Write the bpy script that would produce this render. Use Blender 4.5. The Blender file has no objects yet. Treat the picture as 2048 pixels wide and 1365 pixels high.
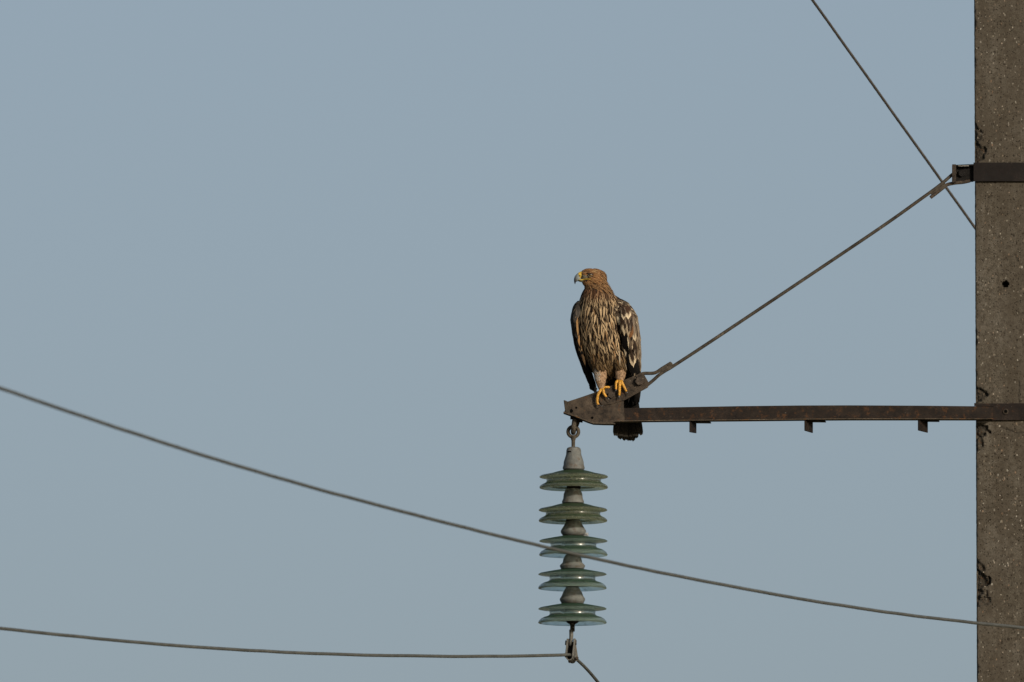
import bpy, bmesh, math, random
from mathutils import Vector, Matrix, noise
from mathutils.bvhtree import BVHTree
random.seed(11)
C = bpy.context.scene.collection
R = math.radians

# ------------------------------------------------------------------ camera, sky, sun, exposure
PITCH = R(5.5); D = 63.5; CAMZ = 1.6; K = 36 / 600 / 2048
cam_d = bpy.data.cameras.new('camera'); cam = bpy.data.objects.new('camera', cam_d); C.objects.link(cam)
cam.location = (0, -D, CAMZ); cam.rotation_euler = (R(90) + PITCH, 0, 0)
cam_d.lens = 600; cam_d.sensor_width = 36; cam_d.clip_start = .5; cam_d.clip_end = 20000
cam_d.dof.use_dof = True; cam_d.dof.focus_distance = D / math.cos(PITCH); cam_d.dof.aperture_fstop = 6.3
sc = bpy.context.scene; sc.camera = cam
SUN_EL = R(16.5); SUN_AZ = R(38)            # right of the camera's back
w = bpy.data.worlds.new('World'); sc.world = w; w.use_nodes = True
nt = w.node_tree; nt.nodes.clear()
sky = nt.nodes.new('ShaderNodeTexSky'); sky.sky_type = 'NISHITA'; sky.sun_disc = False
sky.sun_elevation = SUN_EL; sky.sun_rotation = math.pi - SUN_AZ
sky.air_density = .62; sky.dust_density = 3.5; sky.ozone_density = 0; sky.altitude = 0
bg = nt.nodes.new('ShaderNodeBackground'); bg.inputs['Strength'].default_value = .125
wo = nt.nodes.new('ShaderNodeOutputWorld')
veil = nt.nodes.new('ShaderNodeMix'); veil.data_type = 'RGBA'; veil.inputs[0].default_value = .5      # even thin haze over the whole sky
veil.inputs[7].default_value = (2.38, 2.96, 3.46, 1); nt.links.new(sky.outputs[0], veil.inputs[6]); nt.links.new(veil.outputs[2], bg.inputs[0]); nt.links.new(bg.outputs[0], wo.inputs[0])
sun_d = bpy.data.lights.new('sun', 'SUN'); sun = bpy.data.objects.new('sun', sun_d); C.objects.link(sun)
sun_d.energy = 3.7; sun_d.angle = R(.5); sun_d.color = (1, .89, .745)
sdir = Vector((math.sin(SUN_AZ) * math.cos(SUN_EL), -math.cos(SUN_AZ) * math.cos(SUN_EL), math.sin(SUN_EL)))
sun.rotation_euler = sdir.to_track_quat('Z', 'Y').to_euler()
sc.view_settings.view_transform = 'Standard'; sc.view_settings.look = 'None'
sc.view_settings.gamma = 1; sc.view_settings.exposure = 0; sc.view_settings.use_curve_mapping = False

# ------------------------------------------------------------------ measuring: photo pixel + real depth -> place in the world
CY, SY = math.cos(PITCH), math.sin(PITCH)
S = D * K / CY                               # metres per pixel at the crossarm
def P(px, py, y=0.0):
    a = (px - 1024) * K; b = (682.5 - py) * K
    d = Vector((a, CY - b * SY, SY + b * CY)); t = (y + D) / d.y
    return Vector((0, -D, CAMZ)) + d * t
def PD(px, py, d=0.0): return P(px, py, d * S)     # depth in pixel units too
def topx(v):
    r = v - Vector((0, -D, CAMZ)); f = r.y * CY + r.z * SY; u = -r.y * SY + r.z * CY
    return 1024 + r.x / f / K, 682.5 - u / f / K

# ------------------------------------------------------------------ mesh helpers
class MB:
    def __init__(s): s.v = []; s.f = []; s.c = []
    def add(s, vs, fs, col=(1, 1, 1)):
        n = len(s.v); s.v += [tuple(v) for v in vs]; s.f += [tuple(i + n for i in f) for f in fs]
        s.c += [col] * len(vs) if not isinstance(col, list) else col
    def tube(s, pts, rad, n=12, lobes=0, amp=0, pitch=.1, caps=True, flat=None):
        pts = [Vector(p) for p in pts]; m = len(pts)
        if not hasattr(rad, '__len__'): rad = [rad] * m
        t0 = (pts[1] - pts[0]).normalized(); up = Vector((0, 0, 1)) if abs(t0.z) < .9 else Vector((0, 1, 0))
        nx = (up - t0 * up.dot(t0)).normalized(); vs = []; L = 0
        for i in range(m):
            t = (pts[min(i + 1, m - 1)] - pts[max(i - 1, 0)]).normalized()
            nx = (nx - t * nx.dot(t)).normalized(); ny = t.cross(nx)
            if i: L += (pts[i] - pts[i - 1]).length
            for k in range(n):
                a = 2 * math.pi * k / n; r = rad[i]
                if lobes: r *= 1 + amp * (abs(math.cos(lobes * .5 * (a + L / pitch * 2 * math.pi))) - .6)
                fx, fy = (1, 1) if flat is None else flat
                vs.append(pts[i] + nx * math.cos(a) * r * fx + ny * math.sin(a) * r * fy)
        fs = [(i * n + k, i * n + (k + 1) % n, (i + 1) * n + (k + 1) % n, (i + 1) * n + k) for i in range(m - 1) for k in range(n)]
        if caps: fs += [tuple(range(n))[::-1], tuple((m - 1) * n + k for k in range(n))]
        s.add(vs, fs)
    def loft(s, rows, n=28):
        vs = []; m = len(rows)
        for py, cx, rx, cd, rd in rows:
            for k in range(n):
                a = 2 * math.pi * k / n; vs.append(PD(cx + rx * math.cos(a), py, cd + rd * math.sin(a)))
        fs = [(i * n + k, (i + 1) * n + k, (i + 1) * n + (k + 1) % n, i * n + (k + 1) % n) for i in range(m - 1) for k in range(n)]
        fs += [tuple(range(n)), tuple((m - 1) * n + k for k in range(n))[::-1]]
        s.add(vs, fs)
    def ell(s, cx, cy, cd, rx, ry, rd, n=16, tilt=0):
        rows = []; vs = []; ct, st = math.cos(tilt), math.sin(tilt)
        for i in range(1, n):
            b = math.pi * i / n
            for k in range(n * 2):
                a = math.pi * k / n
                x, y, z = rx * math.sin(b) * math.cos(a), -ry * math.cos(b), rd * math.sin(b) * math.sin(a)
                x, y = x * ct - y * st, x * st + y * ct
                vs.append(PD(cx + x, cy + y, cd + z))
        N = 2 * n; x, y = ry * st, -ry * ct
        top = len(vs); vs.append(PD(cx + x, cy + y, cd)); vs.append(PD(cx - x, cy - y, cd))
        fs = [(i * N + k, (i + 1) * N + k, (i + 1) * N + (k + 1) % N, i * N + (k + 1) % N) for i in range(n - 2) for k in range(N)]
        fs += [(top, k, (k + 1) % N) for k in range(N)] + [(top + 1, (n - 2) * N + (k + 1) % N, (n - 2) * N + k) for k in range(N)]
        s.add(vs, fs)
    def lathe(s, c, prof, n=48):
        """prof: (radius, z) pairs; open profile from axis to axis, or ends closed by fans"""
        vs = []; m = len(prof)
        for r, z in prof:
            for k in range(n):
                a = 2 * math.pi * k / n; vs.append(c + Vector((r * math.cos(a), r * math.sin(a), z)))
        fs = [(i * n + k, (i + 1) * n + k, (i + 1) * n + (k + 1) % n, i * n + (k + 1) % n) for i in range(m - 1) for k in range(n)]
        fs += [tuple(range(n)), tuple((m - 1) * n + k for k in range(n))[::-1]]
        s.add(vs, fs)
    def prism(s, poly, y0, y1):
        n = len(poly); a = [P(x, y, y0) for x, y in poly]; b = [Vector((p.x, y1, p.z)) for p in a]
        s.add(a + b, [tuple(range(n)), tuple(range(2 * n - 1, n - 1, -1))] + [(i, i + n, (i + 1) % n + n, (i + 1) % n) for i in range(n)])
    def slab(s, q, t):
        """quad of world points given a thickness"""
        q = [Vector(v) for v in q]; nrm = (q[1] - q[0]).cross(q[2] - q[0]).normalized() * t
        s.add(q + [v - nrm for v in q], [(0, 1, 2, 3), (7, 6, 5, 4)] + [(i, i + 4, (i + 1) % 4 + 4, (i + 1) % 4) for i in range(4)])
    def box(s, c, d, rot=None):
        M = rot or Matrix.Identity(3); c = Vector(c)
        vs = [c + M @ Vector((sx * d[0] / 2, sy * d[1] / 2, sz * d[2] / 2)) for sx in (-1, 1) for sy in (-1, 1) for sz in (-1, 1)]
        s.add(vs, [(0, 1, 3, 2), (4, 6, 7, 5), (0, 4, 5, 1), (2, 3, 7, 6), (0, 2, 6, 4), (1, 5, 7, 3)])
    def cyl(s, a, b, r, n=16, r2=None):
        s.tube([a, b], [r, r if r2 is None else r2], n)
    def build(s, name, mat, parent=None, smooth=True, bevel=0):
        me = bpy.data.meshes.new(name); me.from_pydata(s.v, [], s.f); me.update()
        if any(c != (1, 1, 1) for c in s.c):
            at = me.color_attributes.new('Col', 'FLOAT_COLOR', 'POINT')
            at.data.foreach_set('color', [x for c in s.c for x in (c[0], c[1], c[2], 1)])
        bm = bmesh.new(); bm.from_mesh(me); bmesh.ops.recalc_face_normals(bm, faces=bm.faces)
        if bevel:
            es = [e for e in bm.edges if len(e.link_faces) == 2 and e.calc_face_angle(0) > .6]
            bmesh.ops.bevel(bm, geom=es, offset=bevel, segments=2, affect='EDGES', profile=.5)
        bm.to_mesh(me); bm.free()
        return link(name, me, mat, parent, smooth)
def link(name, me, mat, parent=None, smooth=True):
    me.materials.clear(); me.materials.append(mat)
    if smooth:
        me.polygons.foreach_set('use_smooth', [True] * len(me.polygons))
        try: me.set_sharp_from_angle(angle=R(40))
        except Exception: pass
    o = bpy.data.objects.new(name, me); C.objects.link(o)
    if parent: o.parent = parent; o.matrix_parent_inverse = inv(parent)
    return o
def inv(o):
    return Matrix.Translation(-o.location) if o.type == 'EMPTY' else Matrix.Identity(4)
def tag(o, label=None, cat=None, group=None, kind=None):
    for k, v in (('label', label), ('category', cat), ('group', group), ('kind', kind)):
        if v: o[k] = v
    return o
def empty(name, loc, label, cat, group=None):
    o = bpy.data.objects.new(name, None); C.objects.link(o); o.location = loc
    o.empty_display_size = .1
    return tag(o, label, cat, group)
def remesh(mb, voxel, smooth=4):
    me = bpy.data.meshes.new('tmp'); me.from_pydata(mb.v, [], mb.f); me.update()
    bm = bmesh.new(); bm.from_mesh(me); bm.to_mesh(me); bm.free()
    o = bpy.data.objects.new('tmp', me); C.objects.link(o)
    m = o.modifiers.new('r', 'REMESH'); m.mode = 'VOXEL'; m.voxel_size = voxel; m.use_smooth_shade = True
    m2 = o.modifiers.new('s', 'SMOOTH'); m2.factor = .5; m2.iterations = smooth
    dg = bpy.context.evaluated_depsgraph_get()
    out = bpy.data.meshes.new_from_object(o.evaluated_get(dg)); bpy.data.objects.remove(o)
    return out
def smoothstep(a, b, x):
    t = max(0, min(1, (x - a) / (b - a))); return t * t * (3 - 2 * t)
def interp(tab, x):
    if x <= tab[0][0]: return tab[0][1]
    for (a, va), (b, vb) in zip(tab, tab[1:]):
        if x <= b: return va + (vb - va) * (x - a) / (b - a)
    return tab[-1][1]
def mixc(a, b, t): return tuple(x + (y - x) * t for x, y in zip(a, b))
def catmull(pts, sub=8):
    out = []; n = len(pts)
    for i in range(n - 1):
        p0 = pts[max(i - 1, 0)]; p1 = pts[i]; p2 = pts[i + 1]; p3 = pts[min(i + 2, n - 1)]
        for k in range(sub):
            t = k / sub
            out.append(.5 * ((2 * p1) + (p2 - p0) * t + (2 * p0 - 5 * p1 + 4 * p2 - p3) * t * t + (3 * p1 - p0 - 3 * p2 + p3) * t ** 3))
    out.append(pts[-1]); return out

# ------------------------------------------------------------------ materials
class Mat:
    def __init__(s, name):
        s.m = bpy.data.materials.new(name); s.m.use_nodes = True; s.t = s.m.node_tree; s.t.nodes.clear()
        s.b = s.n('ShaderNodeBsdfPrincipled'); s.o = s.n('ShaderNodeOutputMaterial'); s.l(s.b.outputs[0], s.o.inputs[0])
        s.co = s.n('ShaderNodeTexCoord').outputs['Object']
    def n(s, t): return s.t.nodes.new(t)
    def l(s, a, b): s.t.links.new(a, b)
    def map(s, scale):
        m = s.n('ShaderNodeMapping'); m.inputs['Scale'].default_value = scale; s.l(s.co, m.inputs[0]); return m.outputs[0]
    def noise(s, scale, detail=5, rough=.6, co=None):
        n = s.n('ShaderNodeTexNoise'); n.inputs['Scale'].default_value = scale; n.inputs['Detail'].default_value = detail
        n.inputs['Roughness'].default_value = rough; s.l(co or s.co, n.inputs['Vector']); return n.outputs['Fac']
    def vor(s, scale, out='Distance', co=None, rnd=1):
        n = s.n('ShaderNodeTexVoronoi'); n.inputs['Scale'].default_value = scale; n.inputs['Randomness'].default_value = rnd
        s.l(co or s.co, n.inputs['Vector']); return n.outputs[out]
    def ramp(s, fac, stops):
        r = s.n('ShaderNodeValToRGB'); s.l(fac, r.inputs[0]); e = r.color_ramp.elements
        while len(e) < len(stops): e.new(.5)
        for el, (p, c) in zip(e, stops): el.position = p; el.color = (*c, 1) if hasattr(c, '__len__') else (c, c, c, 1)
        return r.outputs[0]
    def mix(s, fac, a, b, mode='MIX'):
        m = s.n('ShaderNodeMix'); m.data_type = 'RGBA'; m.blend_type = mode
        for i, v in ((0, fac), (6, a), (7, b)):
            if hasattr(v, 'is_output'): s.l(v, m.inputs[i])
            else: m.inputs[i].default_value = v if i == 0 else (*v, 1)
        return m.outputs[2]
    def math(s, op, a, b=0):
        m = s.n('ShaderNodeMath'); m.operation = op
        for i, v in ((0, a), (1, b)):
            if hasattr(v, 'is_output'): s.l(v, m.inputs[i])
            else: m.inputs[i].default_value = v
        return m.outputs[0]
    def bump(s, h, dist, strength=1):
        b = s.n('ShaderNodeBump'); b.inputs['Distance'].default_value = dist; b.inputs['Strength'].default_value = strength
        s.l(h, b.inputs['Height']); s.l(b.outputs[0], s.b.inputs['Normal'])
    def set(s, **k):
        for a, v in k.items():
            i = s.b.inputs[a.replace('_', ' ')]
            if hasattr(v, 'is_output'): s.l(v, i)
            elif hasattr(v, '__len__'): i.default_value = (*v, 1)
            else: i.default_value = v
        return s
def steel(name, dark, mid, rust, amt=.55, fleck=True, bump=.0007):
    m = Mat(name); n1 = m.noise(16, 7, .7); n2 = m.noise(70, 5, .72); n3 = m.noise(220, 3)
    c = m.ramp(m.math('ADD', m.math('MULTIPLY', n1, .5), m.math('MULTIPLY', n2, .5)), [(.40, dark), (.50, mixc(dark, mid, .55)), (.60, mid)])
    c = m.mix(m.ramp(m.noise(38, 6, .78), [(amt, 0), (amt + .08, .8)]), c, rust)
    pale = m.math('MULTIPLY', m.ramp(m.noise(11, 4, .6), [(.52, 0), (.62, .6)]), m.ramp(n3, [(.4, 0), (.65, 1)]))
    c = m.mix(pale, c, tuple(min(1, x * 2.3) for x in mid))
    if fleck:
        c = m.mix(m.math('MULTIPLY', m.ramp(m.noise(120, 4, .7), [(.64, 0), (.7, .8)]), m.ramp(m.noise(10, 4), [(.5, 0), (.6, 1)])), c, (.2, .18, .15))
    m.set(Base_Color=c, Roughness=m.ramp(n2, [(.3, .6), (.7, .9)]), Metallic=.0, Specular_IOR_Level=.14)
    m.bump(m.math('ADD', n2, m.math('MULTIPLY', n3, .4)), bump, .7)
    return m.m
M_steel = steel('dark_rusty_steel', (.006, .0045, .004), (.016, .0115, .009), (.055, .024, .01), .58)
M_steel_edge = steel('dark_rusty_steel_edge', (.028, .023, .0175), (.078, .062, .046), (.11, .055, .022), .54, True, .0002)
M_web = steel('dark_rusty_steel_web', (.006, .0045, .004), (.02, .0145, .011), (.07, .032, .013), .55)
def worn_edge(mat):
    t = mat.node_tree; b = next(n for n in t.nodes if n.type == 'BSDF_PRINCIPLED'); src = b.inputs['Base Color'].links[0].from_socket
    co = next(n for n in t.nodes if n.type == 'TEX_COORD').outputs['Object']; sp = t.nodes.new('ShaderNodeSeparateXYZ'); t.links.new(co, sp.inputs[0])
    z0 = P(1600, 838).z - P(1600, 825).z
    mr = t.nodes.new('ShaderNodeMapRange'); mr.inputs['From Min'].default_value = z0 + .002; mr.inputs['From Max'].default_value = z0 + .019; mr.inputs['To Min'].default_value = 1; mr.inputs['To Max'].default_value = 0; t.links.new(sp.outputs[2], mr.inputs[0])
    mp = t.nodes.new('ShaderNodeMapping'); mp.inputs['Scale'].default_value = (1, 1, .35); t.links.new(co, mp.inputs[0])
    n = t.nodes.new('ShaderNodeTexNoise'); n.inputs['Scale'].default_value = 45; n.inputs['Detail'].default_value = 5; n.inputs['Roughness'].default_value = .7; t.links.new(mp.outputs[0], n.inputs['Vector'])
    rp = t.nodes.new('ShaderNodeValToRGB'); rp.color_ramp.elements[0].position = .48; rp.color_ramp.elements[1].position = .66; t.links.new(n.outputs['Fac'], rp.inputs[0])
    mu = t.nodes.new('ShaderNodeMath'); mu.operation = 'MULTIPLY'; t.links.new(mr.outputs[0], mu.inputs[0]); t.links.new(rp.outputs[0], mu.inputs[1])
    mx = t.nodes.new('ShaderNodeMix'); mx.data_type = 'RGBA'; t.links.new(mu.outputs[0], mx.inputs[0]); t.links.new(src, mx.inputs[6]); mx.inputs[7].default_value = (.105, .062, .03, 1); t.links.new(mx.outputs[2], b.inputs['Base Color'])
worn_edge(M_web)
M_plate = steel('brown_weathered_steel', (.0115, .009, .0075), (.058, .045, .033), (.08, .038, .017), .59)
M_band = steel('blackish_band_steel', (.006, .005, .0046), (.011, .0085, .0075), (.02, .009, .006), .64)
M_lug = steel('lug_inside_shade', (.003, .0027, .0025), (.007, .006, .0055), (.01, .006, .004), .64)  # inside of the lug channel, its shade put into the colour
M_rod = steel('weathered_rod_steel', (.022, .0185, .0145), (.062, .053, .041), (.07, .042, .023), .58, False, .0002)
M_bolt = steel('bolt_steel', (.02, .016, .0135), (.055, .043, .033), (.05, .026, .015), .6, False)
def galv():
    m = Mat('galvanised_iron'); n1 = m.noise(25, 5, .6); n2 = m.noise(120, 4)
    c = m.ramp(n1, [(.3, (.05, .05, .043)), (.7, (.115, .112, .099))]); c = m.mix(m.ramp(m.noise(40, 4, .7), [(.58, 0), (.72, .7)]), c, (.12, .08, .045))
    m.set(Base_Color=c, Roughness=.62, Metallic=.15); m.bump(n2, .001, .6); return m.m
M_galv = galv()
def capm():
    m = Mat('grey_cast_cap'); n1 = m.noise(30, 5, .65); n2 = m.noise(140, 4)
    c = m.ramp(n1, [(.3, (.050, .054, .050)), (.66, (.126, .132, .124))]); c = m.mix(m.ramp(m.noise(40, 5, .75), [(.5, 0), (.62, .75)]), c, (.062, .042, .026))
    m.set(Base_Color=c, Roughness=.75, Metallic=0); m.bump(n2, .0012, .7); return m.m
M_cap = capm()
M_eyebolt = steel('forged_eye_steel', (.024, .021, .016), (.07, .06, .045), (.07, .043, .02), .6, False, .0003)
M_cement = Mat('dark_pin_cement').set(Base_Color=(.014, .012, .01), Roughness=.85, Specular_IOR_Level=.1).m
M_hole_shade = Mat('hole_shade').set(Base_Color=(.003, .003, .003), Roughness=1, Specular_IOR_Level=0).m  # black colour stands for the shade inside holes, no recess is cut
def wirem(name, a, b):
    m = Mat(name); c = m.ramp(m.noise(20, 5, .7), [(.35, a), (.65, b)])
    m.set(Base_Color=c, Roughness=.6, Metallic=.25); m.bump(m.noise(120, 2), .0002, .5); return m.m
M_wire = wirem('weathered_aluminium', (.05, .052, .046), (.083, .086, .077))
M_cable = wirem('dark_stranded_cable', (.042, .037, .031), (.078, .068, .058))
def glassm(name, tint, body, dust):
    m = Mat(name); n = m.noise(30, 5, .65)
    m.set(Base_Color=tint, Roughness=.16, IOR=1.45, Transmission_Weight=1.0)
    d = m.n('ShaderNodeBsdfPrincipled'); d.inputs['Base Color'].default_value = (*body, 1); d.inputs['Roughness'].default_value = .33
    tr = m.n('ShaderNodeBsdfTranslucent'); tr.inputs[0].default_value = (*[min(1, x * 3.9) for x in body], 1)
    dt = m.n('ShaderNodeMixShader'); dt.inputs[0].default_value = .5; m.l(d.outputs[0], dt.inputs[1]); m.l(tr.outputs[0], dt.inputs[2])
    ms = m.n('ShaderNodeMixShader'); m.l(m.ramp(n, [(.3, dust * .8), (.7, min(1, dust * 1.2))]), ms.inputs[0])
    m.l(m.b.outputs[0], ms.inputs[1]); m.l(dt.outputs[0], ms.inputs[2])
    df = m.n('ShaderNodeBsdfDiffuse'); df.inputs[0].default_value = (.12, .115, .1, 1)
    m2 = m.n('ShaderNodeMixShader'); m.l(m.ramp(m.noise(60, 5, .75), [(.57, 0), (.7, .5)]), m2.inputs[0])
    m.l(ms.outputs[0], m2.inputs[1]); m.l(df.outputs[0], m2.inputs[2])
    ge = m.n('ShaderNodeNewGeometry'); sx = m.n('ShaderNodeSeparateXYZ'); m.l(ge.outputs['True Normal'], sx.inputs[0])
    tp = m.n('ShaderNodeBsdfDiffuse'); tp.inputs[0].default_value = (*[x * f for x, f in zip(body, (.17, .27, .2))], 1)  # darker green tops: settled dust, plus the rim's dark light path painted in
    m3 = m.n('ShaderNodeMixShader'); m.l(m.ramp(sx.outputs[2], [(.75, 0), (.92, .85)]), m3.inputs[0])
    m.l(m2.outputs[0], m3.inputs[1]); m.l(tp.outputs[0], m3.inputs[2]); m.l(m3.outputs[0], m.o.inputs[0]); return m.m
M_glass_old = glassm('olive_green_glass', (.7, .76, .62), (.14, .152, .108), .42)
M_glass = glassm('bluish_green_glass', (.82, .92, .86), (.135, .17, .148), .27)
def concrete():
    m = Mat('aggregate_concrete'); big = m.noise(6, 6, .65); fine = m.noise(210, 4, .75); med = m.noise(48, 6, .75)
    wn = m.n('ShaderNodeTexNoise'); wn.inputs['Scale'].default_value = 150; wn.inputs['Detail'].default_value = 3; m.l(m.co, wn.inputs['Vector'])
    va = m.n('ShaderNodeVectorMath'); va.operation = 'MULTIPLY_ADD'; m.l(wn.outputs['Color'], va.inputs[0]); va.inputs[1].default_value = (.009, .009, .009); m.l(m.co, va.inputs[2])
    wc = va.outputs[0]
    c = m.ramp(big, [(.38, (.064, .056, .043)), (.5, (.083, .0735, .058)), (.62, (.099, .0895, .073))])
    c = m.mix(m.ramp(med, [(.36, .7), (.52, 0)]), c, (.03, .024, .017))
    c = m.mix(m.ramp(med, [(.55, 0), (.75, .6)]), c, (.105, .095, .078))
    c = m.mix(m.ramp(fine, [(.34, .75), (.5, 0)]), c, (.024, .019, .0135))
    c = m.mix(m.ramp(fine, [(.58, 0), (.72, .4)]), c, (.14, .125, .1))
    sk = m.map((1, 1, .07)); stn = m.noise(26, 4, .6, sk); c = m.mix(m.ramp(stn, [(.44, .45), (.56, 0)]), c, (.045, .037, .027))
    c = m.mix(m.ramp(m.noise(2.6, 3, .5), [(.4, .35), (.6, 0)]), c, (.05, .042, .032))
    pm = 0
    for sc_, th, gate in ((48, .2, .66), (85, .3, .55), (130, .34, .5)):
        d = m.vor(sc_, co=wc); cc = m.vor(sc_, 'Color', co=wc); sp = m.n('ShaderNodeSeparateColor'); m.l(cc, sp.inputs[0])
        q = m.math('MULTIPLY', m.ramp(d, [(th * .5, 1), (th, 0)]), m.ramp(sp.outputs[0], [(gate, 0), (gate + .25, 1)]))
        pm = q if pm == 0 else m.math('MAXIMUM', pm, q)
    c = m.mix(m.math('MULTIPLY', pm, .85), c, (.012, .0095, .0065))
    mp = m.n('ShaderNodeMapping'); mp.inputs['Location'].default_value = (3.3, 1.7, 5.1); mp.inputs['Rotation'].default_value = (.3, .5, .9); mp.inputs['Scale'].default_value = (1, 1, .62); m.l(wc, mp.inputs[0])
    for sc_, th, gate in ((52, .22, .9), (80, .28, .85), (120, .32, .8)):
        ch = m.vor(sc_, co=mp.outputs[0]); cc = m.vor(sc_, 'Color', co=mp.outputs[0]); s2 = m.n('ShaderNodeSeparateColor'); m.l(cc, s2.inputs[0])
        cm = m.math('MULTIPLY', m.ramp(ch, [(th * .6, .9), (th, 0)]), m.ramp(s2.outputs[0], [(gate, 0), (gate + .08, 1)]))
        chip = m.ramp(s2.outputs[1], [(0, (.3, .28, .24)), (.3, (.17, .16, .13)), (.6, (.17, .145, .11)), (.85, (.15, .095, .06)), (1, (.32, .3, .25))])
        c = m.mix(cm, c, chip)
    at = m.n('ShaderNodeAttribute'); at.attribute_name = 'Col'; s3 = m.n('ShaderNodeSeparateColor'); m.l(at.outputs[0], s3.inputs[0])
    st = m.math('SUBTRACT', 1, s3.outputs[0])
    c = m.mix(m.math('MULTIPLY', st, m.ramp(m.noise(95, 6, .8), [(.36, .25), (.52, .9)])), c, (.016, .0145, .012))
    ru = m.math('SUBTRACT', 1, s3.outputs[2])
    c = m.mix(m.math('MULTIPLY', ru, m.ramp(m.noise(70, 4, .7), [(.5, 0), (.64, .85)])), c, (.075, .035, .014))
    m.set(Base_Color=c, Roughness=.95, Specular_IOR_Level=.1)
    h = m.math('SUBTRACT', m.math('ADD', m.math('MULTIPLY', fine, .5), m.math('MULTIPLY', med, .6)), m.math('MULTIPLY', pm, .8))
    m.bump(h, .002, .8); return m.m
M_conc = concrete()
def featherm(name, rough=.75):
    m = Mat(name); at = m.n('ShaderNodeAttribute'); at.attribute_name = 'Col'
    n = m.noise(420, 3, .7); c = m.mix(1, at.outputs[0], m.ramp(n, [(.3, .72), (.7, 1.25)]), 'MULTIPLY')
    m.set(Base_Color=c, Roughness=rough, Specular_IOR_Level=.07); m.bump(n, .0006, .6); return m.m
M_feather = featherm('plumage')
M_flight = featherm('flight_feathers', .6)
def plain(name, col, rough=.5, var=.25, sc_=200, bmp=.0003, **k):
    m = Mat(name); n = m.noise(sc_, 4); c = m.mix(m.ramp(n, [(.35, 0), (.65, 1)]), tuple(x * (1 - var) for x in col), tuple(min(1, x * (1 + var)) for x in col))
    m.set(Base_Color=c, Roughness=rough, **k); m.bump(n, bmp, .6); return m.m
M_skin = plain('plumage_base', (.016, .011, .007), .9)
M_toe = plain('yellow_toe_skin', (.43, .212, .018), .55, .45, 300, .0012)
M_cere = plain('yellow_cere', (.45, .30, .035), .45)
def beakm():
    m = Mat('horn_beak'); at = m.n('ShaderNodeAttribute'); at.attribute_name = 'Col'
    m.set(Base_Color=at.outputs[0], Roughness=.33); return m.m
M_beak = beakm()
M_talon = plain('dark_talon', (.03, .028, .027), .28, .2)
M_iris = plain('brown_iris', (.11, .078, .022), .12, .3, Coat_Weight=.6)
M_pupil = Mat('black_pupil').set(Base_Color=(.004, .004, .004), Roughness=.06).m
M_lore = plain('grey_lore_skin', (.12, .1, .062), .8, .5, 420, .0008)
M_down = plain('white_down', (.4, .39, .37), .9)
def groundm():
    m = Mat('dry_grass_ground'); c = m.ramp(m.noise(.05, 6, .6), [(.3, (.09, .085, .04)), (.5, (.13, .11, .06)), (.7, (.17, .14, .085))])
    c = m.mix(m.ramp(m.noise(9, 5, .7), [(.35, .5), (.6, 0)]), c, (.05, .055, .02)); m.set(Base_Color=c, Roughness=.95); m.bump(m.noise(12, 5), .05); return m.m
M_ground = groundm()

# ------------------------------------------------------------------ ground
g = MB(); n = 72; rings = [0, 6, 20, 60, 150, 400, 1200, 3500, 9000]
vs = [Vector((0, 0, 0))]; fs = []
for ri, r in enumerate(rings[1:]):
    for k in range(n):
        a = 2 * math.pi * k / n; x, y = r * math.cos(a), r * math.sin(a)
        vs.append(Vector((x, y, .12 * noise.noise(Vector((x, y, 0)) * .07) if r < 1000 else 0)))
fs += [(0, 1 + k, 1 + (k + 1) % n) for k in range(n)]
fs += [(1 + i * n + k, 1 + (i + 1) * n + k, 1 + (i + 1) * n + (k + 1) % n, 1 + i * n + (k + 1) % n) for i in range(len(rings) - 2) for k in range(n)]
g.add(vs, fs); tag(g.build('ground', M_ground), 'flat dry grassland ground under the power line', kind='structure')

# ------------------------------------------------------------------ concrete pole
FRONT = .020
pole = empty('utility_pole', (P(2030, 682).x, .15, 0), 'weathered concrete utility pole at the right edge with dark steel bands', 'utility pole')
def left_x(py): return 1949.9 + 2.0 * py / 1365
chips = [  # centre py, half height, reach inwards px, depth px, stain
    (262, 26, 13, 7, .8), (300, 22, 26, 8, .95), (322, 10, 9, 5, .9), (790, 17, 24, 9, .9), (862, 17, 30, 8, 1.0), (888, 22, 16, 6, .8),
    (1140, 20, 16, 6, .7), (1165, 22, 27, 12, 1.0), (1192, 14, 20, 10, 1.0), (1208, 12, 34, 6, .7), (30, 30, 6, 3, .5), (120, 30, 5, 2, .4),
    (455, 20, 4, 2, .3), (560, 40, 3, 2, .3), (675, 22, 5, 3, .5), (755, 14, 7, 4, .7), (960, 40, 4, 2, .4), (1060, 30, 4, 2, .4), (1290, 30, 4, 2, .4), (1350, 20, 6, 3, .5)]
def groove(px, py):
    d = 0
    for pts in (((2037, 762), (2039, 778), (2036, 790), (2038, 806)), ((2001, 856), (2018, 862), (2034, 868), (2049, 867)), ((2030, 505), (2036, 520))):
        for (ax, ay), (bx, by) in zip(pts, pts[1:]):
            t = max(0, min(1, ((px - ax) * (bx - ax) + (py - ay) * (by - ay)) / ((bx - ax) ** 2 + (by - ay) ** 2)))
            q = math.hypot(px - ax - t * (bx - ax), py - ay - t * (by - ay)); d = max(d, 1 - q / 2.2)
    return d
mb = MB(); rows = []
zt = P(1952, -30).z; zb = P(1952, 1400).z
zs = [11.0, 10.5] + [zt + (zb - zt) * i / 680 for i in range(681)] + [zb - .4, 3, 1.5, .4, -.5]
NF, NL = 72, 16; W0 = .285; DEP = .24; per = 0; vs = []; cols = []
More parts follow.
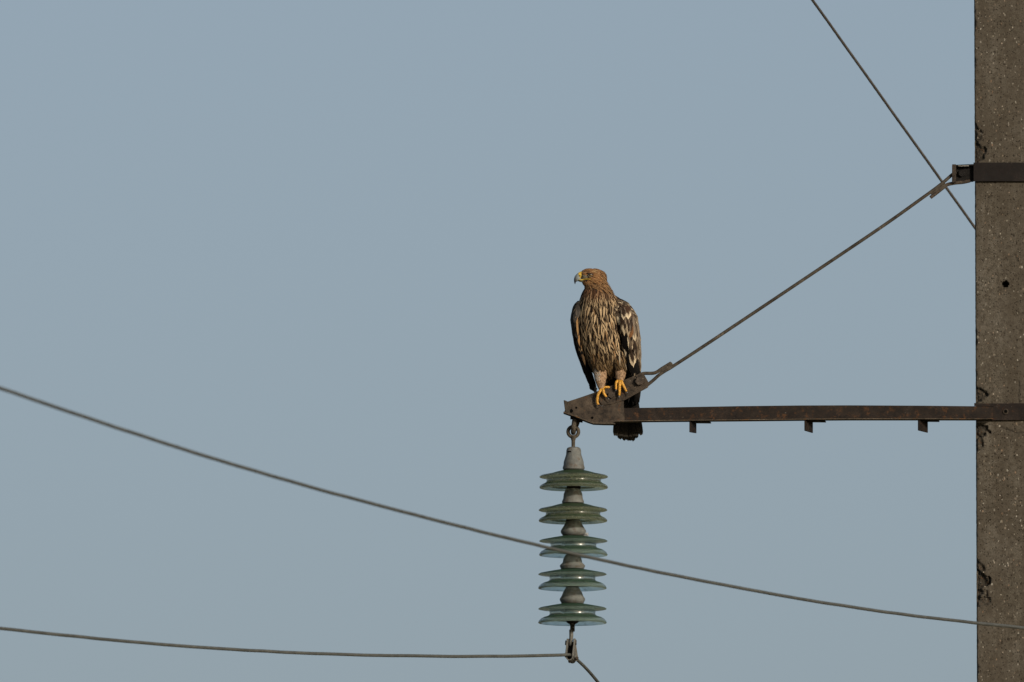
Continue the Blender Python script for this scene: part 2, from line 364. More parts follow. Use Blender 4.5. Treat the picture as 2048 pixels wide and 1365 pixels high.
for z in zs:
    py = 682.5 - (z - P(1024, 682.5).z) / (S * CY * .996)
    lx = P(left_x(py), 682.5, FRONT).x; wid = W0 + (P(0, 682).z - z) * .006; dep = DEP + (P(0, 682).z - z) * .006
    fine = zt >= z >= zb; ring = []
    for i in range(NL):                 # left side from back to front
        t = i / NL; ring.append((lx + .010 * (1 - t), FRONT + dep * (1 - t), 1 - t, 'l'))
    for i in range(NF + 1):
        t = i / NF; ring.append((lx + wid * t ** 1.15, FRONT, t ** 1.15, 'f'))
    for i in range(1, 9):
        ring.append((lx + wid - .01 * i / 8, FRONT + dep * i / 8, 0, 'r'))
    for i in range(1, 8):
        ring.append((lx + wid - .01 - (wid - .02) * i / 8, FRONT + dep, 0, 'b'))
    per = len(ring)
    for x, y, t, side in ring:
        st = 0; ru = 0; px_ = left_x(py) + (x - lx) / S
        if side in 'lf':
            dist = (x - lx) / S if side == 'f' else (y - FRONT) / S
            e = max(0, 1 - dist / 3.2); x += e * e * .0022 * (1 if side == 'f' else .3); y += e * e * .0024
        if fine and side in 'lf':
            nn = noise.noise(Vector((x * 60, y * 60, z * 60))); n2 = noise.noise(Vector((x * 200, y * 200, z * 200)))
            y += .0007 * nn * (side == 'f') + .0003 * n2
            x += (.0009 * nn + .0006 * n2) * (side == 'l' or dist < 3)
            for c0, hh, reach, dp, sg in chips:
                b = abs(py - c0) / hh
                if b < 1.15:
                    k = max(0, 1 - b ** 2) * reach * (1 + .7 * nn + .12 * n2)
                    q = max(0, min(1, (k - dist) / 6))
                    if q > 0:
                        ed = dp * S * q * (.8 + .22 * n2 + .45 * nn)
                        y += ed * .8 if side == 'f' else 0; x += (ed * .45 + .002 * q * sg) * max(0, 1 - dist / 6)
                        st = max(st, sg * q * (.75 + .6 * nn)); ru = max(ru, q * (1 if n2 > .15 else 0))
        if fine and side == 'f':
            q = math.hypot(px_ - 2011.5, py - 566); hole = q + 1.2 * noise.noise(Vector((px_ * .3, py * .3, 0)))
            if hole < 6: y += .05; st = 1
            gr = groove(px_, py)
            if gr > 0: y += .004 * gr; st = max(st, gr * .8)
        vs.append(Vector((x, y, z))); cols.append((1 - max(0, min(1, st)), 1, 1 - max(0, min(1, ru)) * .9))
fs = [(i * per + k, (i + 1) * per + k, (i + 1) * per + (k + 1) % per, i * per + (k + 1) % per) for i in range(len(zs) - 1) for k in range(per)]
fs += [tuple(range(per)), tuple((len(zs) - 1) * per + k for k in range(per))[::-1]]
mb.add(vs, fs, cols); shaft = mb.build('pole_shaft', M_conc, pole)

# upper band: wraps the pole, lug sticks out to the left
XR = left_x(682) + .285 / S
mb = MB(); mb.prism([(1947, 325.5), (XR + 4, 325.5), (XR + 4, 363), (1947, 363)], FRONT - .0145, FRONT - .0095)
mb.build('upper_band', M_band, pole, False, .0008)
mb = MB(); yb = FRONT + DEP + .008; a = P(1947, 325.5, yb); b = P(XR + 4, 363, yb)
z1, z0 = P(1947, 325.5, 0).z, P(1947, 363, 0).z; xl, xr = P(1968, 340).x, P(XR + 4, 340).x
mb.box(((xl + xr) / 2, yb, (z1 + z0) / 2), (xr - xl, .006, z1 - z0)); mb.box((xr + .003, (yb + FRONT) / 2, (z1 + z0) / 2), (.006, yb - FRONT, z1 - z0))
mb.build('upper_band_back', M_band, pole, False)
# lug bracket on the left of the band: a channel open towards the viewer
mb = MB()
mb.prism([(1904.5, 329), (1912, 329), (1912, 365.5), (1904.2, 365.5)], -.006, .023)
mb.build('lug_face', M_plate, pole, False, .0006); mb = MB()
mb.prism([(1908, 330), (1947, 330.5), (1947, 364), (1912.5, 365)], .024, .03)
mb.prism([(1912.5, 330), (1949, 328.5), (1949, 331.5), (1912.5, 333)], -.002, .0235)
lug = mb.build('stay_lug', M_lug, pole, False, .0006)
mb = MB(); c = P(1924, 346.5, .012); mb.tube([c, c + Vector((0, .011, 0))], .0145, 6); mb.build('lug_bolt', M_lug, lug, False, .0006)
mb = MB(); c = P(1926, 332.3, -.001)
for i in range(8): mb.ell(1918 + i * 2.6, 332.2 + random.uniform(-.4, .6), -1, 1.7, .8, 1.2, 6)
mb.build('bird_dropping', plain('droppings', (.3, .29, .26), .9), lug)
# lower band
mb = MB(); mb.prism([(1954, 807.5), (XR + 4, 806.5), (XR + 4, 839.5), (1954, 841.5)], FRONT - .013, FRONT - .008)
mb.build('lower_band', M_steel, pole, False, .0008)
mb = MB(); z1, z0 = P(1947, 808, 0).z, P(1947, 840, 0).z; xl = P(1968, 800).x
mb.box(((xl + xr) / 2, yb, (z1 + z0) / 2), (xr - xl, .006, z1 - z0)); mb.box((xr + .003, (yb + FRONT) / 2, (z1 + z0) / 2), (.006, yb - FRONT, z1 - z0))
mb.build('lower_band_back', M_steel, pole, False)
mb = MB(); c = P(2011.5, 823.5, FRONT - .0135)
mb.tube([c, c + Vector((0, -.004, 0))], .0105, 24); mb.build('band_washer', M_plate, pole, True, .0005)
mb = MB(); mb.tube([c + Vector((0, -.0041, 0)), c + Vector((0, -.0052, 0))], .0062, 18); mb.build('bolt_hole_shade', M_hole_shade, pole)  # black disc on the washer painted as the shade in its hole

# ------------------------------------------------------------------ crossarm
arm = empty('steel_crossarm', P(1952, 825, 0), 'rusty angle steel crossarm reaching left from the concrete pole', 'crossarm')
top = [(1246, 816.5), (1300, 815.8), (1480, 812.6), (1600, 811.3), (1700, 811), (1850, 811.8), (1963, 813)]
bot = [(1985, 836.3), (1960, 837.1), (1850, 837.0), (1700, 837.0), (1600, 837.8), (1480, 839.0), (1300, 840.6), (1229, 841.8)]
mb = MB(); mb.prism(top + [(1985, 814)] + bot, 0, .006); mb.build('angle_web', M_web, arm, False, .0012)
mb = MB()                                     # horizontal leg towards the viewer
zz = [(P(x, y, -.058).x, P(x, y, -.058).z) for x, y in bot][::-1]
vs = []; 
for x, z in zz: vs += [Vector((x, -.058, z)), Vector((x, -.0005, z)), Vector((x, -.0005, z - .0034)), Vector((x, -.058, z - .0034))]
m = len(zz); fs = [(i * 4 + k, i * 4 + (k + 1) % 4, (i + 1) * 4 + (k + 1) % 4, (i + 1) * 4 + k) for i in range(m - 1) for k in range(4)]
mb.add(vs, fs + [(0, 1, 2, 3), tuple((m - 1) * 4 + k for k in (3, 2, 1, 0))]); mb.build('angle_flange', M_steel_edge, arm, False, .001)
mb = MB(); mb.prism([(1948.5, 806.5), (1988, 808.5), (1988, 813.5), (1948.5, 812.2)], -.001, .006); mb.build('top_tab', M_steel, arm, False, .0006)
# cross ties hung under the arm
tie_first = None
for x0, x1, y0, y1, y2 in ((1378.5, 1390.5, 843.5, 865, 867), (1608.5, 1623.5, 841.5, 862, 866.5), (1835.5, 1853.5, 840.5, 861.5, 866)):
    mb = MB(); A = P(x0, y1, -.05); B = P(x1, y1, .025); zt_ = P(x0, y0, -.05).z; zA = A.z; zB = P(x1, y2, .025).z
    mb.slab([(A.x, -.05, zt_), (B.x, .025, zt_), (B.x, .025, zB), (A.x, -.05, zA)], .005)
    x2 = P(x0 + 44, y0).x
    mb.slab([(A.x + .004, -.045, zt_ - .0), (x2 - .008, -.03, zt_ - .0), (x2, .035, zt_ - .0), (B.x + .004, .03, zt_ - .0)], -.005)
    mb.build('cross_tie', M_steel, arm, False, .0009)
# tip gusset, its bent edges, strap
mb = MB(); gy = -.0085
mb.prism([(1134, 804), (1160, 795.5), (1189, 785.5), (1205, 778.5), (1247, 790), (1247.8, 817), (1249.5, 844), (1231, 849), (1207, 848.8), (1187, 848), (1177, 845), (1150, 834.5), (1128, 826.5)], gy, -.0015)
mb.build('gusset_plate', M_plate, arm, False, .001)
mb = MB(); mb.prism([(1200, 781.5), (1232, 767.6), (1285.6, 744.6), (1298.5, 767.5), (1296, 775.5), (1250, 800.5), (1222, 809), (1204, 811), (1197, 800)], -.0135, -.009)
mb.build('stay_strap', M_plate, arm, False, .0012)
mb = MB(); path = [(1127, 823.3), (1150, 831.5), (1177, 842), (1187, 845.2), (1207, 846), (1230.5, 846.3)]
zz = [(P(x, y, -.06).x, P(x, y, -.06).z) for x, y in path]; vs = []
for x, z in zz: vs += [Vector((x, -.06, z)), Vector((x, -.002, z)), Vector((x, -.002, z - .0045)), Vector((x, -.06, z - .0045))]
m = len(zz); fs = [(i * 4 + k, i * 4 + (k + 1) % 4, (i + 1) * 4 + (k + 1) % 4, (i + 1) * 4 + k) for i in range(m - 1) for k in range(4)]
mb.add(vs, fs + [(0, 1, 2, 3), tuple((m - 1) * 4 + k for k in (3, 2, 1, 0))]); mb.build('gusset_flange', M_steel_edge, arm, False, .001)
mb = MB(); mb.slab([P(1127, 801, -.045), P(1135, 804.5, -.006), P(1138, 829.5, -.006), P(1130, 824.5, -.045)], .005)
mb.build('bent_tip', M_rod, arm, False, .0012)
def hexbolt(px, py, y, r, h, mat, parent, rot=0):
    mb = MB(); c = P(px, py, y)
    pts = [c + Vector((math.cos(R(60 * k + rot)) * r, 0, math.sin(R(60 * k + rot)) * r)) for k in range(6)]
    mb.add(pts + [p + Vector((0, -h, 0)) for p in pts], [tuple(range(6)), tuple(range(11, 5, -1))] + [(i, (i + 1) % 6, (i + 1) % 6 + 6, i + 6) for i in range(6)])
    return mb.build('hex_bolt', mat, parent, False, .0014)
hexbolt(1222.6, 790.5, -.0138, .0135, .012, M_bolt, arm, 90)
mb = MB(); c = P(1279, 762, -.0175)
mb.prism([(1271, 752), (1283, 745.9), (1294, 763.5), (1281.5, 771)], -.0168, -.0138); mb.build('square_washer', M_plate, arm, False, .0006)
hexbolt(1279, 763, -.017, .0168, .013, M_bolt, arm, 8)
for px, py, r in ((1142.5, 822.5, .0072), (1184.5, 836, .005), (1152.5, 816, .0042)):
    mb = MB(); c = P(px, py, gy); mb.tube([c + Vector((0, .001, 0)), c + Vector((0, -.0006, 0))], r, 16)
    mb.build('bolt_hole_shade', M_hole_shade, arm)  # flush black discs stand for the shade in the holes
# U bolt through the flange
mb = MB(); pts = [P(1150.5, 832, -.02), P(1149, 842, -.024), P(1147.5, 852, -.027), P(1146.5, 861, -.022), P(1146.6, 865.5, -.008), P(1147.5, 862, .006), P(1152, 852, .012), P(1157, 838, .012)]
mb.tube(catmull(pts, 6), .0094, 14); mb.build('u_bolt', M_eyebolt, arm)
mb = MB(); mb.box(P(1147, 836, -.024), (.024, .024, .011)); mb.box(P(1158, 839, .004), (.03, .03, .010), Matrix.Rotation(R(12), 3, 'Y')); mb.box(P(1161, 843.5, -.0), (.016, .012, .006), Matrix.Rotation(R(12), 3, 'Y'))
mb.build('nut', M_band, arm, False, .001)

# ------------------------------------------------------------------ stay rod
rod = empty('stay_rod', P(1600, 563, 0), 'slanting steel stay rod with a looped end at each side, above the crossarm', 'stay rod')
mb = MB(); ry = -.006
mb.tube(catmull([P(1263, 786, ry), P(1277, 781.5, ry), P(1287, 776, ry), P(1296, 769.5, ry), P(1307, 760.5, ry), P(1318, 750.6, ry), P(1331, 741.8, ry), P(1348, 731.6, ry), P(1429, 678.5, ry), P(1600, 564.2, ry), P(1760, 456.5, ry + .005), P(1840, 399.8, ry + .008), P(1880, 370.5, ry + .012), P(1904, 350, ry + .02), P(1912, 345, .016)], 8), .0062, 14)
mb.build('rod', M_rod, rod)
mb = MB(); mb.tube(catmull([P(1281, 750, ry), P(1288, 747.3, ry), P(1305, 747, ry), P(1314, 744.3, ry), P(1324, 737.5, ry), P(1342.5, 726.2, ry)], 8), .0058, 14, flat=(1.1, 1)); mb.build('lower_loop', M_rod, rod)
mb = MB(); mb.tube(catmull([P(1861, 395.5, .004), P(1876, 384, .007), P(1890, 373, .010), P(1896, 369.3, .012), P(1910, 366.5, .014), P(1926, 365, .016), P(1940, 362, .018)], 8), .006, 14, flat=(1.1, 1)); mb.build('upper_loop', M_plate, rod)
mb = MB()
def plate_along(a, b, w0, w1, y):
    d = Vector((b[0] - a[0], b[1] - a[1])).normalized(); q = Vector((-d.y, d.x))
    mb.prism([(a[0] + q.x * w0, a[1] + q.y * w0), (b[0] + q.x * w0, b[1] + q.y * w0), (b[0] + q.x * w1, b[1] + q.y * w1), (a[0] + q.x * w1, a[1] + q.y * w1)], y, y + .008)
plate_along((1320, 744.5), (1345, 727.5), -3.5, 5, -.0105); mb.build('weld_tab', M_rod, rod, False, .001)
mb = MB(); plate_along((1863, 390), (1892, 369.5), -3.5, 5, 0.003); mb.build('weld_tab', M_rod, rod, False, .001)

# ------------------------------------------------------------------ insulator string
ins = empty('insulator_string', P(1146, 865, 0), 'hanging string of five green glass discs under the crossarm tip', 'insulator')
mb = MB(); c = P(1146.6, 864, -.008); ring = [c + Vector((math.cos(a) * .0195, 0, math.sin(a) * .0195)) for a in [2 * math.pi * k / 32 for k in range(33)]]
mb.tube(ring, .0068, 12, caps=False)
mb.tube([c + Vector((0, 0, -.018)), c + Vector((0, 0, -.026)), c + Vector((0, 0, -.034)), P(1146.5, 897, -.006)], [.0125, .0095, .0072, .0068], 14)
mb.build('eye_rod', M_eyebolt, ins)
def px_prof(l, cy): return [(r * S, (cy - y) * S) for r, y in l]
discs = [(1147.4, 953.5, 'a', 895), (1146.0, 1020, 'a', 0), (1146.8, 1082, 'b', 0), (1144.9, 1148.5, 'b', 0), (1144.9, 1217.5, 'b', 0)]
for i, (cx, ry_, kind, _) in enumerate(discs):
    c = P(cx, ry_, 0)
    if kind == 'a':   # y relative to upper rim
        out = [(18, -12.5), (24, -12), (34, -9.5), (46, -6), (60, -3.2), (66, -2), (68.5, .2), (68.3, 1.5), (66, 2.4), (62, 2.6), (57.5, 2.9), (55.3, 4), (54.2, 8), (54.8, 10.8), (58, 13.6), (64, 16.4), (67.6, 19), (68.6, 21.4), (67.8, 23.4), (64.5, 24.4)]
        inn = [(61, 23.4), (57, 20.5), (50, 18.5), (47, 21), (44, 21.5), (42, 18), (34, 17), (31, 19), (28, 19), (26, 16), (17, 15)]
    else:
        out = [(18, -9.5), (25, -9.2), (40, -6.5), (55, -3.6), (65, -1.6), (68.2, .2), (68, 1.3), (65, 2.1), (56, 2.3), (49.5, 2.8), (46.6, 4.4), (45.6, 10), (46.4, 13), (50, 15.4), (57, 17.4), (63.5, 20.6), (67, 24.2), (68.5, 27.6), (67.8, 29.4), (65.4, 29.9)]
        inn = [(63, 28.6), (60, 24), (54, 21), (45, 19.5), (43, 23), (40.5, 23.5), (39, 19), (33, 18.5), (30, 21.5), (27.5, 21.5), (26, 18), (17, 17)]
    core = [(12, 15), (12, -8)]
    mb = MB(); prof = px_prof(out + inn, 0); n = 72; vs = []
    prof = prof + px_prof([(15, -6)], 0); m = len(prof)
    for r, z in prof:
        for k in range(n):
            a = 2 * math.pi * k / n; vs.append(c + Vector((r * math.cos(a), r * math.sin(a), z)))
    fs = [(i_ * n + k, ((i_ + 1) % m) * n + k, ((i_ + 1) % m) * n + (k + 1) % n, i_ * n + (k + 1) % n) for i_ in range(m) for k in range(n)]
    mb.add(vs, fs); shell = mb.build('glass_disc', M_glass_old if kind == 'a' else M_glass, ins)
    mb = MB()
    if i == 0: pr = [(2, -59), (9, -59), (13, -57), (14.6, -53), (15.2, -44), (17.5, -37), (20, -29), (20.4, -23), (22, -18.5), (21.8, -15), (20, -13.2), (19, -12.6)]
    elif i == 1: pr = [(14.5, -42), (15, -40), (18.5, -32), (19.6, -22), (22, -17), (22, -14), (20.5, -12.8), (19, -12.6)]
    elif i == 2: pr = [(13, -42), (14, -40), (16, -37), (18, -32), (23, -24), (25.3, -20), (25, -16), (21.5, -11), (19, -9.5)]
    elif i == 3: pr = [(13, -39), (14.5, -37), (18.2, -30), (19.5, -23), (24.5, -18), (25.3, -16), (23, -10.5), (21, -9.6)]
    else: pr = [(13, -42), (15, -39), (19, -32), (21.2, -26), (25.2, -19.5), (25.3, -17), (22, -10.5), (20, -9.6)]
    pr = [(.5, pr[0][1])] + pr + [(.5, pr[-1][1] + .3)]
    mb.lathe(c, px_prof(pr, 0), 40); cap = mb.build('metal_cap', M_cap, shell)
    if i == 0:
        mb = MB(); mb.box(c + Vector((-8 * S, -11.2 * S, 49 * S)), (.0165, .0105, .0045)); mb.build('slot_shade', M_hole_shade, shell, False)  # black block stands for the shade in the cap's slot
    mb = MB(); mb.lathe(c, px_prof([(.5, 14), (14, 14.2), (14, 23), (11, 28.5), (6, 31), (4.6, 34), (4.6, 46 if i == 4 else 34.5), (.5, 46 if i == 4 else 35)], 0), 24)
    mb.build('pin', M_cement, shell)

# ------------------------------------------------------------------ suspension clamp
cl = empty('suspension_clamp', P(1144, 1300, 0), 'grey iron clamp below the glass discs holding the conductor', 'clamp')
mb = MB(); mb.tube([P(1142.8, 1260, 0), P(1142.6, 1263, 0), P(1142.6, 1272, 0), P(1141.8, 1284, 0), P(1141, 1292, 0)], [.0085, .008, .0078, .0068, .005], 14); mb.build('link_bar', M_galv, cl)
mb = MB(); mb.slab([P(1136.5, 1278, -.012), P(1138.5, 1278, .012), P(1136.5, 1318, .028), P(1132.6, 1315, -.028)], -.006); mb.build('side_plate', M_galv, cl, False, .0008)
mb = MB(); mb.prism([(1146.8, 1277.5), (1150, 1277), (1152, 1283), (1153.2, 1296), (1156.5, 1316), (1154, 1322.5), (1149, 1323), (1145.2, 1318), (1144, 1306)], .006, .013)
mb.slab([P(1147.8, 1278, -.016), P(1148.8, 1278, .006), P(1146.5, 1318, .006), P(1143.6, 1313, -.034)], .006); mb.build('side_plate', M_galv, cl, False, .0008)
mb = MB()
arc = [(1132.3, 1312), (1133.3, 1316), (1136, 1318.7), (1139.5, 1319.5), (1143, 1317.5), (1144.5, 1313)]
for (ax, ay), (bx, by) in zip(arc, arc[1:]):
    A, B = P(ax, ay, -.04), P(bx, by, -.04); mb.slab([A, B, B + Vector((.012, .08, -.006)), A + Vector((.012, .08, -.006))], .0035)
mb.build('wire_trough', M_galv, cl, True)
mb = MB(); mb.prism([(1136.5, 1288), (1146, 1287), (1150, 1312), (1147, 1320), (1138, 1320), (1134.5, 1312)], .014, .028); mb.build('dark_gap_filler', M_cement, cl, False)  # dark block added to fill the gap, stands for the clamp's shaded inside
mb = MB(); mb.cyl(P(1130.2, 1286, 0), P(1134.5, 1286.3, 0), .0088, 6); mb.cyl(P(1134, 1286, 0), P(1150, 1286.3, 0), .004, 10); mb.cyl(P(1149, 1285.3, 0), P(1153.2, 1285.3, 0), .0095, 6); mb.build('pivot_bolt', M_bolt, cl, False, .0008)
for px, py in ((1154, 1316.5), (1139.5, 1322.5)):
    mb = MB(); c = P(px, py, -.012); mb.tube([c, c + Vector((0, .022, 0))], .0066, 6); mb.build('trough_bolt', M_bolt, cl, False, .0008)

# ------------------------------------------------------------------ conductors
def wire(name, pts, r, mat, label, fine_from, fine_to, lobes=8, amp=.1, pitch=.11, r_end=None):
    cs = []
    for i in range(fine_from): cs.append(pts[i])
    core = catmull(pts[fine_from:fine_to + 1], 1 if len(pts) < 3 else 24)
    L = [0]
    for a, b in zip(core, core[1:]): L.append(L[-1] + (b - a).length)
    step = .009; k = 0; dense = []; s_ = 0
    while s_ < L[-1]:
        while L[k + 1] < s_: k += 1
        t = (s_ - L[k]) / (L[k + 1] - L[k]); dense.append(core[k].lerp(core[k + 1], t)); s_ += step
    dense.append(core[-1]); dense = [p + Vector((0, 0, 1)) * .0011 * noise.noise(p * 5.5) for p in dense]
    mb = MB(); mb.tube(cs + dense + pts[fine_to + 1:], r, 24, lobes, amp, pitch)
    return tag(mb.build(name, mat), label, 'power cable', None)
w1 = [(0, 776.6), (199, 844), (410, 912.4), (600, 968.5), (763.7, 1012.8), (939.5, 1058), (1080, 1092), (1200, 1119.8), (1346.5, 1150.6), (1493, 1178.8), (1639.5, 1204.6), (1800, 1228.4), (1952.7, 1246.6), (2060, 1257.6)]
def wy1(x): return -1.0 - (2060 - x) / 2060 * 8.0
q = [P(x, y, wy1(x)) for x, y in w1]; d0 = (q[0] - q[1]).normalized(); d1 = (q[-1] - q[-2]).normalized()
q = [q[0] + d0 * 40 + Vector((0, 0, 3)), q[0] + d0 * 15 + Vector((0, 0, .3))] + q + [q[-1] + d1 * 6, q[-1] + d1 * 25]
wire('power_line', q, .0057, M_wire, 'upper long grey cable crossing in front of the glass discs and the pole', 2, len(q) - 3)
w2 = [(0, 1257.1), (146.5, 1272.8), (293, 1286.6), (439.5, 1297.6), (600, 1306.2), (746.5, 1311), (937, 1313.2), (1060, 1312), (1120, 1310.6), (1139, 1310)]
def wy2(x): return -.03 - (1139 - x) / 1139 * 3.6
q = [P(x, y, wy2(x)) for x, y in w2]; d0 = (q[0] - q[1]).normalized()
r2 = [P(1148, 1315, .06), P(1156, 1321.3, .14), P(1172, 1337, .24), P(1196, 1365, .42), P(1240, 1420, .8)]; d1 = (r2[-1] - r2[-2]).normalized()
q = [q[0] + d0 * 40 + Vector((0, 0, 3)), q[0] + d0 * 15 + Vector((0, 0, .3))] + q + r2 + [r2[-1] + d1 * 5]
wire('power_line', q, .0058, M_wire, 'lower grey cable running left from the clamp under the glass discs', 2, len(q) - 2)
a, b = P(1624.5, 0, 1.4), P(1948.5, 454, 2.4); dd = b - a
q = [a - dd * 8, a - dd * .4, a, a + dd * .25, a + dd * .5, a + dd * .75, b, b + dd * .25, b + dd * 4]
wire('guy_cable', q, .0051, M_cable, 'dark twisted cable slanting down behind the pole at the upper right', 1, 7, 6, .16, .07)
bpy.data.objects['guy_cable']['category'] = 'cable'

# ------------------------------------------------------------------ white down caught on the third disc
mb = MB(); c0 = (1170, 1071)
for i in range(46):
    a = R(random.uniform(-20, 150)); l = random.uniform(3, 8.5); dx, dy = math.cos(a) * l * .8, -math.sin(a) * l
    p0 = PD(c0[0] + random.uniform(-2, 5), c0[1] + random.uniform(-1, 1.2), -20); p1 = PD(c0[0] + 3 + dx * .6, c0[1] + dy * .6, -20 + random.uniform(-4, 4)); p2 = PD(c0[0] + 3 + dx, c0[1] + dy, -20 + random.uniform(-5, 5))
    mb.tube([p0, p1, p2], [.0005, .0004, .00015], 4)
tag(mb.build('down_feather', M_down), 'small white wisp of down stuck on the third glass disc', 'feather')

# ------------------------------------------------------------------ eagle
eagle = empty('eagle', P(1222, 780, 0), 'brown streaked young eagle with yellow feet perched on the crossarm tip, head turned left', 'eagle')
B = MB()
torso = [(566, 1196, 15, 3, 13), (578, 1194, 23, 4, 19), (590, 1196, 31, 7, 25), (600, 1198, 36, 10, 30), (610, 1198, 41, 13, 35), (625, 1199, 46, 18, 41), (650, 1198, 47, 20, 46), (680, 1200, 46, 24, 46), (705, 1204, 42, 28, 43), (725, 1209, 37, 31, 38), (742, 1214, 30, 34, 30), (756, 1219, 20, 38, 22), (764, 1221, 8, 40, 10)]
B.loft(torso)
B.loft([(560, 1193, 16, 0, 14), (572, 1196, 21, 3, 17), (584, 1197, 27, 6, 21), (600, 1199, 30, 14, 24)])
# head
B.ell(1189, 556, 0, 22.5, 17.5, 15.5); B.ell(1174, 551.5, -2, 14, 11.5, 10.5, tilt=R(8)); B.ell(1168, 554, -2.5, 9, 8, 7.5)
B.ell(1181, 564, 0, 16, 11, 12.5); B.ell(1200, 562, 2, 11.5, 16.5, 13.5, tilt=R(-20)); B.ell(1178, 548, -1, 15, 9.8, 11); B.ell(1180, 545.3, -8, 9, 3, 5, tilt=R(6)); B.ell(1187, 573, 2, 17, 14, 15)
# wings folded on the body
B.loft([(601, 1233, 7, 22, 12), (608, 1239, 15, 22, 20), (615, 1243, 19.5, 22, 29), (624, 1246, 21.5, 22, 35), (635, 1249.5, 24, 23, 40), (655, 1254, 22.5, 24, 42), (680, 1259, 20.5, 28, 40), (710, 1263, 16.5, 32, 36), (740, 1267, 12.5, 36, 32), (770, 1270, 9.5, 40, 24), (795, 1271, 7, 44, 16), (806, 1270, 3.5, 45, 8)])
B.loft([(604, 1162, 5, 20, 10), (610, 1158, 7, 20, 17), (618, 1155, 8, 20, 23), (640, 1151, 8, 22, 34), (665, 1153, 6.5, 24, 36), (690, 1157, 6.2, 28, 34), (710, 1163, 6.2, 32, 28), (735, 1172, 6, 36, 22), (760, 1181, 5, 40, 16), (778, 1188, 3, 44, 9)])
B.ell(1220, 764, 32, 11, 20, 10); B.ell(1215, 650, 48, 40, 62, 26)      # back
B.ell(1238, 760, 52, 22, 40, 10)      # tail base
# thighs and feathered shanks
B.loft([(705, 1192, 19, 16, 20), (725, 1196, 18, 10, 18), (740, 1199, 13.5, 4, 13), (750, 1200.5, 12.2, 1, 11), (762, 1201.5, 10.6, -2, 9), (772, 1203, 8.2, -4, 7), (779, 1203.5, 5.5, -5, 5.5)])
B.loft([(705, 1233, 15, 16, 20), (722, 1237, 14, 10, 18), (738, 1240, 11, 4, 12), (748, 1241, 10, 0, 9.5), (756, 1240.5, 8.5, -3, 8), (763, 1240, 6, -5, 6)])
body_me = remesh(B, .0024, 5)
body = link('body', body_me, M_skin, eagle)
bvh = BVHTree.FromPolygons([v.co.copy() for v in body_me.vertices], [tuple(p.vertices) for p in body_me.polygons])
CAMP = Vector((0, -D, CAMZ))
def surf(px, py, fb=0.0):
    d = (P(px, py, 0) - CAMP).normalized(); h = bvh.ray_cast(P(px, py, -.4), d)
    return (h[0], h[1]) if h[0] else (PD(px, py, fb), Vector((0, -1, 0)))
edgeR = [(598, 1231), (612, 1226), (628, 1226), (644, 1228), (661, 1234), (688, 1239), (714, 1247), (744, 1254), (790, 1262)]
edgeL = [(600, 1158), (640, 1157.5), (690, 1158.5), (705, 1165), (730, 1173), (760, 1182), (785, 1191)]
def feather(mb, cen, nrm, half, shape, color, rows=6, cols=5, camber=.25, lift=None):
    """cen: list of centre points, nrm: list of normals; half width in metres"""
    vs = []; cl_ = []; m = len(cen)
    for i in range(m):
        v = i / (m - 1); t = (cen[min(i + 1, m - 1)] - cen[max(i - 1, 0)]).normalized(); sd = nrm[i].cross(t).normalized()
        wv = half * shape(v)
        for k in range(cols):
            u = -1 + 2 * k / (cols - 1); vs.append(cen[i] + sd * u * wv + nrm[i] * (1 - u * u) * wv * camber); cl_.append(color(u, v))
    fs = [(i * cols + k, i * cols + k + 1, (i + 1) * cols + k + 1, (i + 1) * cols + k) for i in range(m - 1) for k in range(cols - 1)]
    mb.add(vs, fs, cl_)
def leaf(v): return max(.04, math.sin(math.pi * (.22 + .78 * v)) ** .7 if v > .36 else .55 + .45 * v / .36)
DK = (.0105, .0062, .004); BUFF = (.33, .24, .14); RUF = (.155, .075, .031); CREAM = (.5, .41, .28); BLK = (.0045, .004, .004)
def jit(c, a=.2):
    k = 1 + random.uniform(-a, a); return tuple(x * k for x in c)
# sample points on the body
me = body_me; tris = []; me.calc_loop_triangles(); cum = []; tot = 0
for t in me.loop_triangles:
    tot += t.area; cum.append(tot); tris.append(tuple(t.vertices))
import bisect
co = [v.co for v in me.vertices]
eye_p = (1180.5, 550)
grid = {}; placed = []
def far_enough(p, r):
    kx = tuple(int(math.floor(c / .02)) for c in p)
    for a in (-1, 0, 1):
        for b in (-1, 0, 1):
            for c in (-1, 0, 1):
                for q, rq in grid.get((kx[0] + a, kx[1] + b, kx[2] + c), ()):
                    if (q - p).length < min(r, rq): return False
    grid.setdefault(kx, []).append((p, r)); return True
cand = []
for _ in range(60000):
    i = bisect.bisect(cum, random.random() * tot); a, b, c = (co[k] for k in tris[min(i, len(tris) - 1)])
    r1 = math.sqrt(random.random()); r2_ = random.random(); cand.append(a * (1 - r1) + b * r1 * (1 - r2_) + c * r1 * r2_)
mbs = {'head_feathers': MB(), 'breast_feathers': MB(), 'wing_coverts': MB(), 'leg_feathers': MB()}
